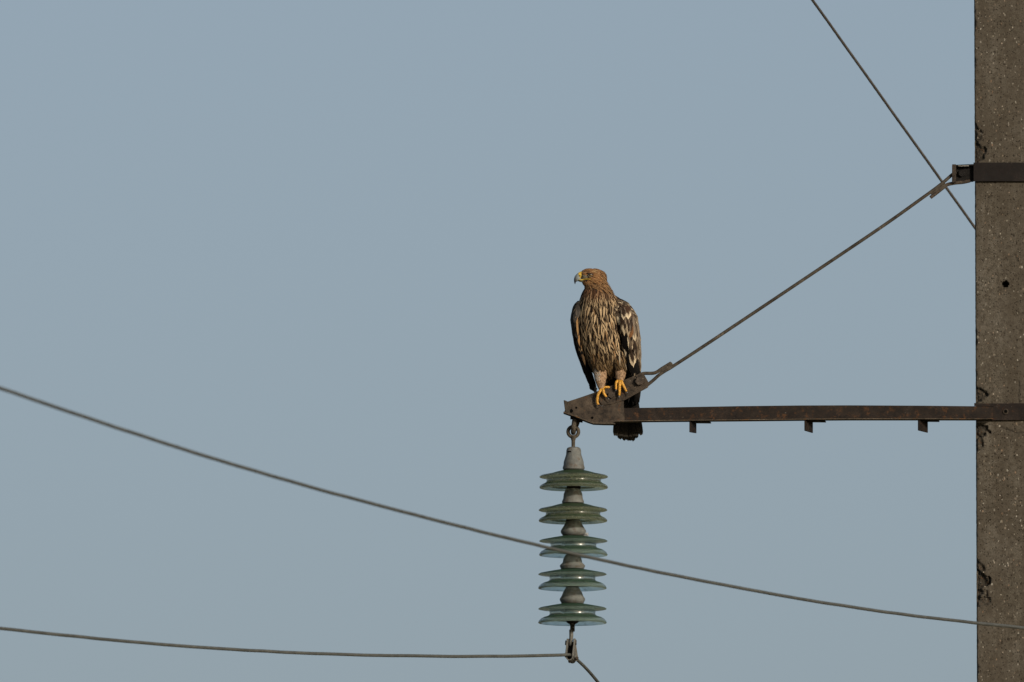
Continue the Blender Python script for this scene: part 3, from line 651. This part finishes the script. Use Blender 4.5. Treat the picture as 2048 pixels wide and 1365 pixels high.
for p in cand:
    px, py = topx(p); loc, nr, _, _ = bvh.find_nearest(p)
    dpx = p.y / S
    back = nr.y > .25
    # region
    eR, eL = interp(edgeR, py), interp(edgeL, py)
    if py < 572 and px < 1162: continue
    headish = py < 574 + (px - 1180) * .25
    tars = py > 730 and dpx < 18 and (px < 1214 or 1228 < px < 1253)
    if headish: reg = 'h'; md, L, hw = 2.1, random.uniform(7, 11), 1.55
    elif (not back and eL < px < eL + 8 and py > 712) or (1211 < px < 1231 and py > 752): reg = 'l'; md, L, hw = 4.5, 20, 4
    elif tars: reg = 't'; md, L, hw = 1.9, random.uniform(5, 8), 1.9
    elif not back and eL < px < eR and py < 604: reg = 'n'; md, L, hw = 3.6, random.uniform(15, 22), 2.9
    elif not back and eL < px < eR: reg = 'b'; md, L, hw = 5.5, random.uniform(24, 37), 4.5
    elif px <= eL and not back: reg = 'l'; md, L, hw = 6, 24, 5
    elif back: reg = 'k'; md, L, hw = 8, 34, 8
    else: reg = 'w'; md, L, hw = (4.2, 15, 4.2) if py < 640 else (6, 24, 5.0)
    if reg == 'h' and not back and math.hypot(px - eye_p[0], (py - eye_p[1]) * 1.2) < 4.8: continue
    if reg == 'h' and px < 1175.5 and 550 < py < 560 and not back: continue      # bare lore and gape
    if reg == 'b' and py > 706: L *= .7; md = 4.6
    if reg == 'b' and (px < 1214 or 1228 < px < 1253) and dpx < 22: L = min(L, max(7, 742 + random.uniform(-2, 6) - py))
    if not far_enough(p, md * S): continue
    # flow
    if reg == 'h':
        o_ = PD(1158, 551, -2); d = (p - o_).normalized() + Vector((0, 0, -.25)) * smoothstep(1180, 1205, px) * 2.2
    elif reg in 'nb':
        o_ = PD(1188, 528, 0); d = (p - o_).normalized() * .75 + Vector((0, 0, -1)) * (.35 + .5 * smoothstep(620, 680, py))
        d += Vector((.16, 0, 0)) * smoothstep(610, 680, py)
        if py > 690: d += Vector((.12 if px < 1205 else -.14, 0, 0))
    elif reg == 't': d = Vector((0, 0, -1))
    elif reg == 'l': d = Vector((.12, 0, -1))
    else: d = Vector((.14, .04 if py < 640 else .1, -1))
    d = d - nr * d.dot(nr)
    if d.length < .05: continue
    d.normalize(); d = Matrix.Rotation(random.gauss(0, .2 if reg in 'nb' else .16) + (.35 * noise.noise(p * 22) if reg in 'nb' else 0), 3, nr) @ d
    rows = 6; cen = []; nn_ = []; q = p.copy(); nq = nr
    lift = {'h': 1.3 + 1.6 * (px > 1200), 'n': 1.8, 'b': 2.6, 't': .6, 'l': 2, 'k': 2.6, 'w': 1.9}[reg] * random.uniform(.6, 1.3)
    for i in range(rows + 1):
        v = i / rows; cen.append(q + nq * (S * (.25 + lift * v))); nn_.append(nq)
        nx_ = q + d * (L * S / rows); lo, nq2, _, ds = bvh.find_nearest(nx_)
        if lo is None: break
        if ds < 5 * S: q = lo; 
        else: q = nx_
        nq = nq2 if nq2.dot(nq) > .2 else nq
        d = (d - nq * d.dot(nq)).normalized()
    if len(cen) < rows + 1: continue
    r = random.random()
    if reg == 'h':
        base = jit(mixc(RUF, (.16, .082, .034), random.random()), .28); tip = jit(mixc(base, (.34, .23, .12), .6 if r < (.65 if py > 559 and px < 1192 else .3) else .18), .15)
        if 1181 < px < 1188.5 and 541 < py < 545.5 and not back and r < .75: tip = jit((.36, .25, .125)); base = jit((.22, .13, .06))
        if px > 1196 or py > 566:
            base = mixc(base, DK, random.uniform(.1, .75)); tip = jit(mixc(RUF, (.3, .205, .11), random.uniform(.2, 1)), .2)
        col = lambda u, v: mixc(base, tip, (1 - abs(u)) * smoothstep(.3, .9, v)); key = 'head_feathers'
    elif reg == 'n' or reg == 'b':
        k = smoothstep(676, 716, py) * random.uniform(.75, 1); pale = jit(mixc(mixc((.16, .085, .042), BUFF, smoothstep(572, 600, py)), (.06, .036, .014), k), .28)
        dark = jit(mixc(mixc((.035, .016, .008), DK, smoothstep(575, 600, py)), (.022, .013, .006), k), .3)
        if r > .84: pale = mixc(pale, dark, .75)
        if reg == 'b' and r < .10: pale = mixc(pale, (.2, .105, .04), .6)
        ws = random.uniform(.12, .34); sk = random.uniform(-.2, .2)
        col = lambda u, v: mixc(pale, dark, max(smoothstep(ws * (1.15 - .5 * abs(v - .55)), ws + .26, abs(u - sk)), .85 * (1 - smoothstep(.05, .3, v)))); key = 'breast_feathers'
    elif reg == 't':
        pale = jit((.25, .165, .1), .35); dk = mixc(pale, (.09, .045, .025), .75 if r < .4 else .3)
        if px < 1200 and py < 758: pale = mixc(pale, (.29, .28, .25), .7)
        col = lambda u, v: mixc(dk, pale, smoothstep(.15, .7, v)); key = 'leg_feathers'
    elif reg == 'l':
        bs = jit((.016, .014, .0125), .3); tp = jit((.045, .04, .034), .3) if py < 665 else BLK
        if py >= 665: bs = jit(BLK)
        col = lambda u, v: mixc(bs, tp, smoothstep(.6, 1, v) * .7 + .3 * smoothstep(.6, 1, abs(u))); key = 'wing_coverts'
    elif reg == 'k':
        low = px < 1170 or py > 735; bs = jit(BLK if low else (.02, .013, .009), .3); tp = jit(BLK if low else mixc((.05, .035, .022), CREAM, .4 if r < .3 else .08), .2)
        col = lambda u, v: mixc(bs, tp, smoothstep(.72, 1, v)); key = 'wing_coverts'
    else:
        gry = smoothstep(1262, 1272, px)
        bs = jit(mixc((.018, .011, .0075), (.065, .05, .036), gry), .4); tp = jit(mixc((.07, .043, .026), CREAM, random.random() ** 1.4), .25)
        if py > 700: bs = jit((.014, .01, .0075), .3)
        if py > 742: bs = jit(BLK); tp = jit(BLK)
        es = random.uniform(.35, .8)
        col = lambda u, v: mixc(bs, tp, max(smoothstep(.55, .95, v), smoothstep(es, 1, abs(u)) * .8)); key = 'wing_coverts'
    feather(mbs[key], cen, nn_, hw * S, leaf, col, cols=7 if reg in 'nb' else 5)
for k, m_ in mbs.items():
    o = m_.build(k, M_feather, eagle); o['kind'] = 'stuff'

# large wing feathers, each its own part.  (x0,y0,x1,y1, half width px, layer, base, tip, tip start, edge)
BRN = (.022, .0135, .009); GBF = (.15, .12, .088); ORG = (.13, .062, .025)
big = [
    # near-black inner coverts along the front edge
    (1235, 645, 1244, 702, 5.2, 3.2, BLK, BLK, 1, None), (1240, 672, 1253, 742, 5.5, 1.0, BLK, BLK, 1, None), (1246, 688, 1262, 752, 7, .8, BLK, BLK, 1, None),
    (1250, 664, 1254, 708, 8, 2.2, BLK, BLK, 1, None), (1258, 700, 1268, 756, 8.5, .7, BLK, BLK, 1, None), (1268, 715, 1272, 760, 8, .6, BLK, BLK, 1, None),
    # brown scapular-like coverts with cream points
    (1236, 628, 1238, 652, 4.2, 4.0, (0.0624, 0.0442, 0.0286), CREAM, .25, GBF), (1246, 616, 1246.5, 641, 5.2, 5.0, BRN, CREAM, .62, GBF), (1254, 612, 1256, 640, 6.5, 5.6, (0.0468, 0.026, 0.0156), CREAM, .6, None),
    (1246, 626, 1248.5, 673, 7.2, 4.2, BRN, CREAM, .58, BRN), (1253, 630, 1256.5, 676, 5.4, 3.6, (0.052, 0.0312, 0.0208), (0.312, 0.2444, 0.1612), .35, GBF),
    (1260, 640, 1261, 681, 5.8, 3.2, BRN, ORG, .45, None), (1262, 624, 1264, 662, 5.5, 4.4, (0.0624, 0.0416, 0.0286), GBF, .4, GBF), (1266, 646, 1268, 692, 6, 2.6, GBF, CREAM, .5, BRN),
    (1258, 668, 1262, 706, 5.2, 2.9, (0.1144, 0.0884, 0.0624), CREAM, .45, CREAM), (1272, 640, 1274, 690, 4.6, 3, (0.0832, 0.0624, 0.0468), GBF, .3, GBF), (1275, 668, 1277.5, 716, 4.6, 2.2, (0.1144, 0.0936, 0.0728), GBF, .4, (0.156, 0.1352, 0.104)),
    # big dark brown lower coverts with cream borders
    (1266, 680, 1270, 727, 9.0, 2.3, (0.01976, 0.01248, 0.00884), (0.1716, 0.13, 0.0884), .86, (0.156, 0.1144, 0.0728)), (1252, 692, 1257, 722, 6.2, 1.9, BLK, CREAM, .4, CREAM), (1246, 688, 1251, 714, 4.4, 2.0, BLK, CREAM, .45, GBF),
    (1262, 704, 1267, 736, 6.0, 1.5, (0.026, 0.0156, 0.0104), CREAM, .55, CREAM), (1275, 700, 1279.5, 752, 4.8, 1.7, (0.0624, 0.0468, 0.0338), GBF, .3, (0.1872, 0.156, 0.1144)),
    (1278, 676, 1279.5, 735, 3.4, 2.4, (0.078, 0.0624, 0.052), (0.1456, 0.1248, 0.104), .4, None),
    # pale lines in front of the wing
    (1236.5, 690, 1239.5, 733, 2.0, 3.0, (0.156, 0.1144, 0.0676), (0.286, 0.234, 0.1612), .2, BLK), (1244, 712, 1251.5, 742, 1.6, 3.0, (0.1352, 0.104, 0.0676), (0.2184, 0.1768, 0.1248), .2, BLK),
    # long flight feathers reaching down behind the strap
    (1262, 730, 1266, 812, 6.5, 0, BLK, BLK, 1, None), (1268, 730, 1273, 812, 6.5, .4, BLK, (0.0104, 0.00884, 0.0078), .8, None), (1274, 725, 1278.5, 806, 4.8, .8, (0.00832, 0.00676, 0.00572), (0.0104, 0.00884, 0.0078), .8, None),
    (1256, 735, 1257, 806, 6.5, -.4, BLK, BLK, 1, None), (1270, 715, 1275, 790, 5, 1.0, BLK, (0.00832, 0.00676, 0.00624), .5, None),
    # far wing
    (1154, 616, 1149, 650, 4.2, 2.4, (0.0234, 0.0208, 0.01924), (0.039, 0.03536, 0.0312), .5, None), (1148, 622, 1145.5, 672, 3.4, 1.6, (0.0208, 0.01872, 0.01716), (0.0312, 0.0286, 0.026), .5, None), (1158, 606, 1155, 640, 5.0, 3.6, (0.0312, 0.02704, 0.0234), (0.0624, 0.052, 0.0416), .6, None),
    (1154, 634, 1156.5, 676, 2.0, 4.2, (0.1976, 0.1092, 0.0416), (0.2392, 0.1404, 0.0572), .4, None), (1156.5, 664, 1159.5, 694, 2.1, 3.9, (0.208, 0.104, 0.0364), (0.2184, 0.1248, 0.052), .4, None), (1159, 686, 1166.5, 710, 2.0, 3.4, (0.156, 0.0832, 0.0312), (0.13, 0.0832, 0.0416), .4, None),
    (1150, 650, 1155, 706, 4.4, 1.0, BLK, BLK, 1, None), (1153, 678, 1167, 738, 5.0, .8, BLK, BLK, 1, None), (1160, 705, 1178, 764, 5.4, .5, BLK, BLK, 1, None), (1168, 725, 1190, 788, 5.4, .3, BLK, BLK, 1, None), (1176, 735, 1194, 790, 5.5, 0, BLK, BLK, 1, None),
    (1163, 700, 1172, 735, 2.0, 2.6, (0.052, 0.0312, 0.0156), (0.0832, 0.052, 0.026), .4, None)]
rs = random.Random(5)
for k in range(26):
    bx, by = rs.uniform(1243, 1279), rs.uniform(622, 700); L_ = rs.uniform(16, 30)
    if (bx < 1250 and by > 640) or bx > 1262 + (by - 622) * .32: continue
    big.append((bx, by, bx + 2.2, min(by + L_, 728), rs.uniform(1.4, 2.8), 4.6 + rs.random(), rs.choice([BRN, GBF, (.09, .065, .045), BLK]), rs.choice([CREAM, GBF, (.2, .15, .1), BRN]), rs.uniform(.3, .7), rs.choice([None, BRN, GBF])))
for x0, y0, x1, y1, hw, lay, bc, tc, ts, ec in big:
    mb = MB(); rows = 12; cen = []; nn_ = []; fb = 36; lastd = None
    for i in range(rows + 1):
        v = i / rows; bx = x0 + (x1 - x0) * v + math.sin(v * 3) * (.8 if x0 > 1200 else -.6); by = y0 + (y1 - y0) * v
        lp, ln = surf(bx, by, None if lastd is None else lastd) if lastd is not None else surf(bx, by, fb)
        if lastd is not None and abs(lp.y / S - lastd) > 9: lp = PD(bx, by, lastd + .6)
        lastd = lp.y / S
        nm = Vector((ln.x * .35, -1, ln.z * .3)).normalized() if ln.y < 0 else Vector((0, -1, 0))
        cen.append(lp + Vector((0, -1, 0)) * S * (lay * .8 + .6 + 1.2 * v)); nn_.append(nm)
    seed = random.random() * 50
    # smooth depth
    for _ in range(3):
        for i in range(1, rows): cen[i].y = (cen[i - 1].y + cen[i].y * 2 + cen[i + 1].y) / 4
    def col(u, v, bc=bc, tc=tc, ts=ts, ec=ec, seed=seed):
        zz_ = noise.noise(Vector((u * 4, v * 7, seed))); z2 = noise.noise(Vector((u * 9, v * 3, seed + 9)))
        c = mixc(bc, tc, smoothstep(ts - .1, ts + .1, v + z2 * .3 + (abs(u) - .5) * .35)) if ts < 1 else bc
        if ec: c = mixc(c, ec, smoothstep(.5, .9, abs(u) + zz_ * .3) * .85)
        k = 1 + .35 * zz_ + .15 * z2; return tuple(x * k for x in c)
    def shp(v): return (.5 + .5 * smoothstep(0, .25, v)) * (1 if v < .6 else max(.05, math.cos((v - .6) / .4 * math.pi / 2) ** 1.25))
    feather(mb, cen, nn_, hw * S, shp, col, cols=9, camber=.16); mb.build('wing_feather', M_flight, eagle)
# tail
tf = [(1242, 1231.5, 872, 52), (1245, 1240, 879, 56), (1249, 1249, 881.5, 60), (1252, 1257.5, 882.5, 63), (1255, 1265.5, 882.5, 60), (1258, 1272, 877.5, 57), (1262, 1281, 871, 54)]
for i, (x0, x1, y1, dd_) in enumerate(tf):
    mb = MB(); rows = 16; cen = []; nn_ = []
    for r_ in range(rows + 1):
        v = r_ / rows; cen.append(PD(x0 + (x1 - x0) * v, 745 + (y1 - 745) * v, 50 + (dd_ - 50) * v + 6 * v)); nn_.append(Vector((0, -1, .05)).normalized())
    seed = i * 3.7
    def col(u, v, seed=seed):
        b_ = mixc((.0065, .0055, .005), (.022, .019, .014), smoothstep(.68, 1.05, v)); k = 1 + .3 * noise.noise(Vector((u * 4, v * 9, seed))) + .1 * math.sin(v * 60)
        return tuple(x * k for x in b_)
    vs = []; cl_ = []; cols = 9
    for r_ in range(rows + 1):
        v = r_ / rows
        for k in range(cols):
            u = -1 + 2 * k / (cols - 1); wv = 6.6 * S * (.6 + .4 * smoothstep(0, .6, v)) * (1 if v < .9 else 1 - .3 * ((v - .9) / .1) ** 2)
            p_ = cen[r_] + Vector((u * wv, -(1 - u * u) * wv * .12, 0))
            if r_ == rows: p_.z += S * (u * u * 2.2 + random.uniform(-1.5, 1.5))
            vs.append(p_); cl_.append(col(u, v))
    mb.add(vs, [(a * cols + k, a * cols + k + 1, (a + 1) * cols + k + 1, (a + 1) * cols + k) for a in range(rows) for k in range(cols - 1)], cl_)
    mb.build('tail_feather', M_flight, eagle)

# beak
mb = MB()
topc = [(1165, 542.8), (1160, 544.2), (1156, 546.5), (1152.3, 549.5), (1149.3, 553.5), (1147.9, 558), (1147.8, 562), (1148.6, 566), (1149.9, 569.2)]
botc = [(1167, 559), (1163.5, 560.6), (1160, 561.8), (1156.6, 562.8), (1153.8, 563.4), (1152.4, 564.2), (1151.6, 565.2), (1151, 567.2), (1150.1, 569.5)]
hd = [5.6, 5.2, 4.8, 4.2, 3.5, 2.8, 2.1, 1.3, .3]
def ringmesh(mb, tc, bc, hd, dc, colf, n=16):
    vs = []; cs = []
    for i, ((ax, ay), (bx, by), h) in enumerate(zip(tc, bc, hd)):
        for k in range(n):
            a = 2 * math.pi * k / n; t = .5 - .5 * math.cos(a); s_ = math.sin(a)
            sq = math.copysign(abs(s_) ** .8, s_)
            vs.append(PD(ax + (bx - ax) * t, ay + (by - ay) * t, dc + h * sq)); cs.append(colf(i / (len(tc) - 1), t))
    m = len(tc); fs = [(i * n + k, (i + 1) * n + k, (i + 1) * n + (k + 1) % n, i * n + (k + 1) % n) for i in range(m - 1) for k in range(n)]
    fs += [tuple(range(n)), tuple((m - 1) * n + k for k in range(n))[::-1]]; mb.add(vs, fs, cs)
ringmesh(mb, topc, botc, hd, -2.5, lambda v, t: mixc(mixc((.2, .23, .23), (.29, .31, .28), t), (.025, .026, .03), max(smoothstep(.2, .62, v), .75 * (1 - smoothstep(.0, .35, t)) * smoothstep(.2, .4, v))))
beak = mb.build('beak', M_beak, eagle)
mb = MB(); ringmesh(mb, [(1168, 557.5), (1161, 558.5), (1157, 560.5), (1154.8, 561.5)], [(1169, 565.2), (1162, 564.8), (1158.2, 563.8), (1155.6, 562.6)], [4.8, 4, 3, 1.4], -2.5, lambda v, t: mixc((.2, .19, .1), (.09, .09, .06), t))
mb.build('lower_mandible', M_beak, beak)
mb = MB(); ringmesh(mb, [(1165.6, 542.5), (1163.3, 543), (1159.5, 544.1), (1156.4, 546)], [(1166, 558.6), (1163.8, 559.5), (1161, 560), (1158.6, 557.6)], [5.9, 5.9, 5.6, 4.9], -2.5, lambda v, t: (1, 1, 1))
cere = mb.build('cere', M_cere, eagle)
mb = MB(); mb.ell(1159.6, 552, -7.9, 1.0, 1.7, .8, 8, R(-28)); mb.build('nostril', M_pupil, cere)
# gape line and lore
def on(px, py, off): p_, _ = surf(px, py, -8); return p_ + Vector((0, -off * S, 0))
mb = MB(); pts = [PD(1158.5, 560, -7.2), PD(1161.5, 560.2, -8.6), on(1166, 559.8, .9), on(1170, 559.0, .9), on(1175, 558.8, .9), on(1179, 559, .8), on(1182.6, 558.8, .4)]
mb.tube(catmull(pts, 5), [.0018] * 25 + [.0015, .0013, .0011, .0009, .0006, .0004], 10); mb.build('gape', M_cere, eagle)
mb = MB(); vs = []; outl = [(1163.8, 550), (1167, 549.3), (1171.5, 549.8), (1175.5, 552), (1176.5, 555), (1173, 557.2), (1168, 558.4), (1164, 557.8)]
cpt = on(1170, 553.5, .7); vs = [cpt] + [on(x * .55 + 1170 * .45, y * .55 + 553.5 * .45, .7) for x, y in outl] + [on(x, y, .15) for x, y in outl]
mb.add(vs, [(0, 1 + i, 1 + (i + 1) % 8) for i in range(8)] + [(1 + i, 9 + i, 9 + (i + 1) % 8, 1 + (i + 1) % 8) for i in range(8)]); mb.build('lore', M_lore, eagle)
# eye with socket, iris, pupil and brow
e0, _ = surf(1180.5, 550, -14); ed = e0.y / S - 1.3
mb = MB(); mb.ell(1180.3, 550.3, ed + .7, 5.2, 3.7, 1.7, 12, R(6)); sock = mb.build('eye_socket', M_talon, eagle)
mb = MB(); mb.ell(1180.6, 550, ed + .2, 3.0, 2.7, 2.1, 16); eye = mb.build('eye', M_iris, eagle)
mb = MB(); mb.ell(1180.4, 550, ed - 1.2, 1.5, 1.5, .9, 12); mb.build('pupil', M_pupil, eye)
mb = MB(); mb.tube(catmull([PD(1173, 546.9, ed + .6), PD(1176.5, 546.9, ed - 1.6), PD(1181, 547.2, ed - 2.4), PD(1185.5, 548.8, ed - 1.4), PD(1187.5, 550.5, ed + .8)], 5), [.0008 + .0013 * math.sin(math.pi * i / 20) for i in range(21)], 10)
mb.build('brow_ridge', plain('brow_plumage', (.05, .025, .012), .85), eagle)
# lower eyelid
mb = MB(); mb.tube(catmull([PD(1176, 551.5, ed - .6), PD(1178.5, 553.3, ed - 1.2), PD(1182, 553.4, ed - 1.1), PD(1184.5, 551.8, ed - .4)], 4), .0008, 8); mb.build('eyelid', M_lore, eagle)

# feet
def toe(mb, pts, r0, r1):
    c_ = catmull(pts, 9); n_ = len(c_); L = 0; rr = []
    for i in range(n_):
        if i: L += (c_[i] - c_[i - 1]).length
        t = i / (n_ - 1); base = r0 + (r1 - r0) * t
        rr.append(base * (1 + .06 * math.sin(L / .0042 * 2 * math.pi)) * (1 if t < .93 else .8))
    mb.tube(c_, rr, 14)
def talon(parent, pts, r):
    mb = MB(); c_ = catmull(pts, 6); n_ = len(c_); mb.tube(c_, [r * (1 - .93 * (i / (n_ - 1)) ** 1.3) for i in range(n_)], 10); mb.build('talon', M_talon, parent)
F = -12.5                                    # just in front of the strap (pixels of depth)
mb = MB()
mb.ell(1203.5, 779.5, -6, 5.6, 5, 6, 12)
toe(mb, [PD(1203, 780, -8), PD(1199.5, 783.5, F - 1), PD(1196, 790, F - 1.5), PD(1194.5, 798, F - 1), PD(1194.8, 806, F), PD(1198, 810.5, F + .5)], .0058, .0044)
toe(mb, [PD(1205, 779, -8), PD(1206.5, 782, F - 1), PD(1207.5, 787, F - 2), PD(1210.5, 791.5, F - 1.5), PD(1213, 794.5, F - .5)], .0060, .0045)
toe(mb, [PD(1204, 777.5, -6), PD(1208, 775.3, -8), PD(1213.5, 774.8, -8), PD(1219, 775.2, -5), PD(1222, 777, 0)], .0052, .0042)
toe(mb, [PD(1203, 778, -4), PD(1203.5, 779, 4), PD(1204, 783, 9), PD(1204.5, 790, 10)], .0055, .0042)
foot1 = link('foot', remesh(mb, .0009, 1), M_toe, eagle)
talon(foot1, [PD(1197, 810.3, F - .5), PD(1200.5, 812.2, F - 2.2), PD(1204.5, 812.4, F - 2), PD(1208, 810.2, F)], .0030)
talon(foot1, [PD(1212.5, 794, F - .5), PD(1216, 797, F - 2.5), PD(1219, 800.5, F - 2.2), PD(1220, 805, F)], .0032)
talon(foot1, [PD(1204.5, 789, 10), PD(1204.5, 795, 9), PD(1204, 800, 6)], .003)
mb = MB()
mb.ell(1239.5, 761.5, -6, 6, 5, 6, 12)
toe(mb, [PD(1235.5, 762, -8), PD(1232.6, 765, F - 1), PD(1231.8, 771, F - 1.5), PD(1232, 779.5, F - 1)], .0052, .0044)
toe(mb, [PD(1239.5, 762, -8), PD(1239.5, 767, F - 2), PD(1239, 776, F - 2.5), PD(1238.7, 785, F - 1.5), PD(1238.4, 792, F)], .0066, .0046)
toe(mb, [PD(1242.5, 761.5, -8), PD(1244, 765.5, F - 1), PD(1247.5, 773, F - 1.5), PD(1250.5, 779, F - 1), PD(1253, 783.5, F)], .0054, .0043)
toe(mb, [PD(1239.5, 761, -4), PD(1240, 762, 4), PD(1240.5, 767, 9), PD(1240.5, 774, 10)], .0055, .0042)
foot2 = link('foot', remesh(mb, .0009, 1), M_toe, eagle)
talon(foot2, [PD(1232, 779, F - 1), PD(1231.5, 782.5, F - 1.5), PD(1231, 786, F + .5), PD(1230.5, 788, F + 2)], .0028)
talon(foot2, [PD(1238.4, 791.5, F), PD(1237.8, 795, F - 1), PD(1236.5, 799, F), PD(1235, 801, F + 1.5)], .0032)
talon(foot2, [PD(1252.5, 783, F), PD(1254.5, 786, F - .5), PD(1254, 790, F + 1), PD(1252.5, 792, F + 2)], .0026)
talon(foot2, [PD(1240.5, 773, 10), PD(1240.3, 778, 9), PD(1240, 783, 6)], .003)
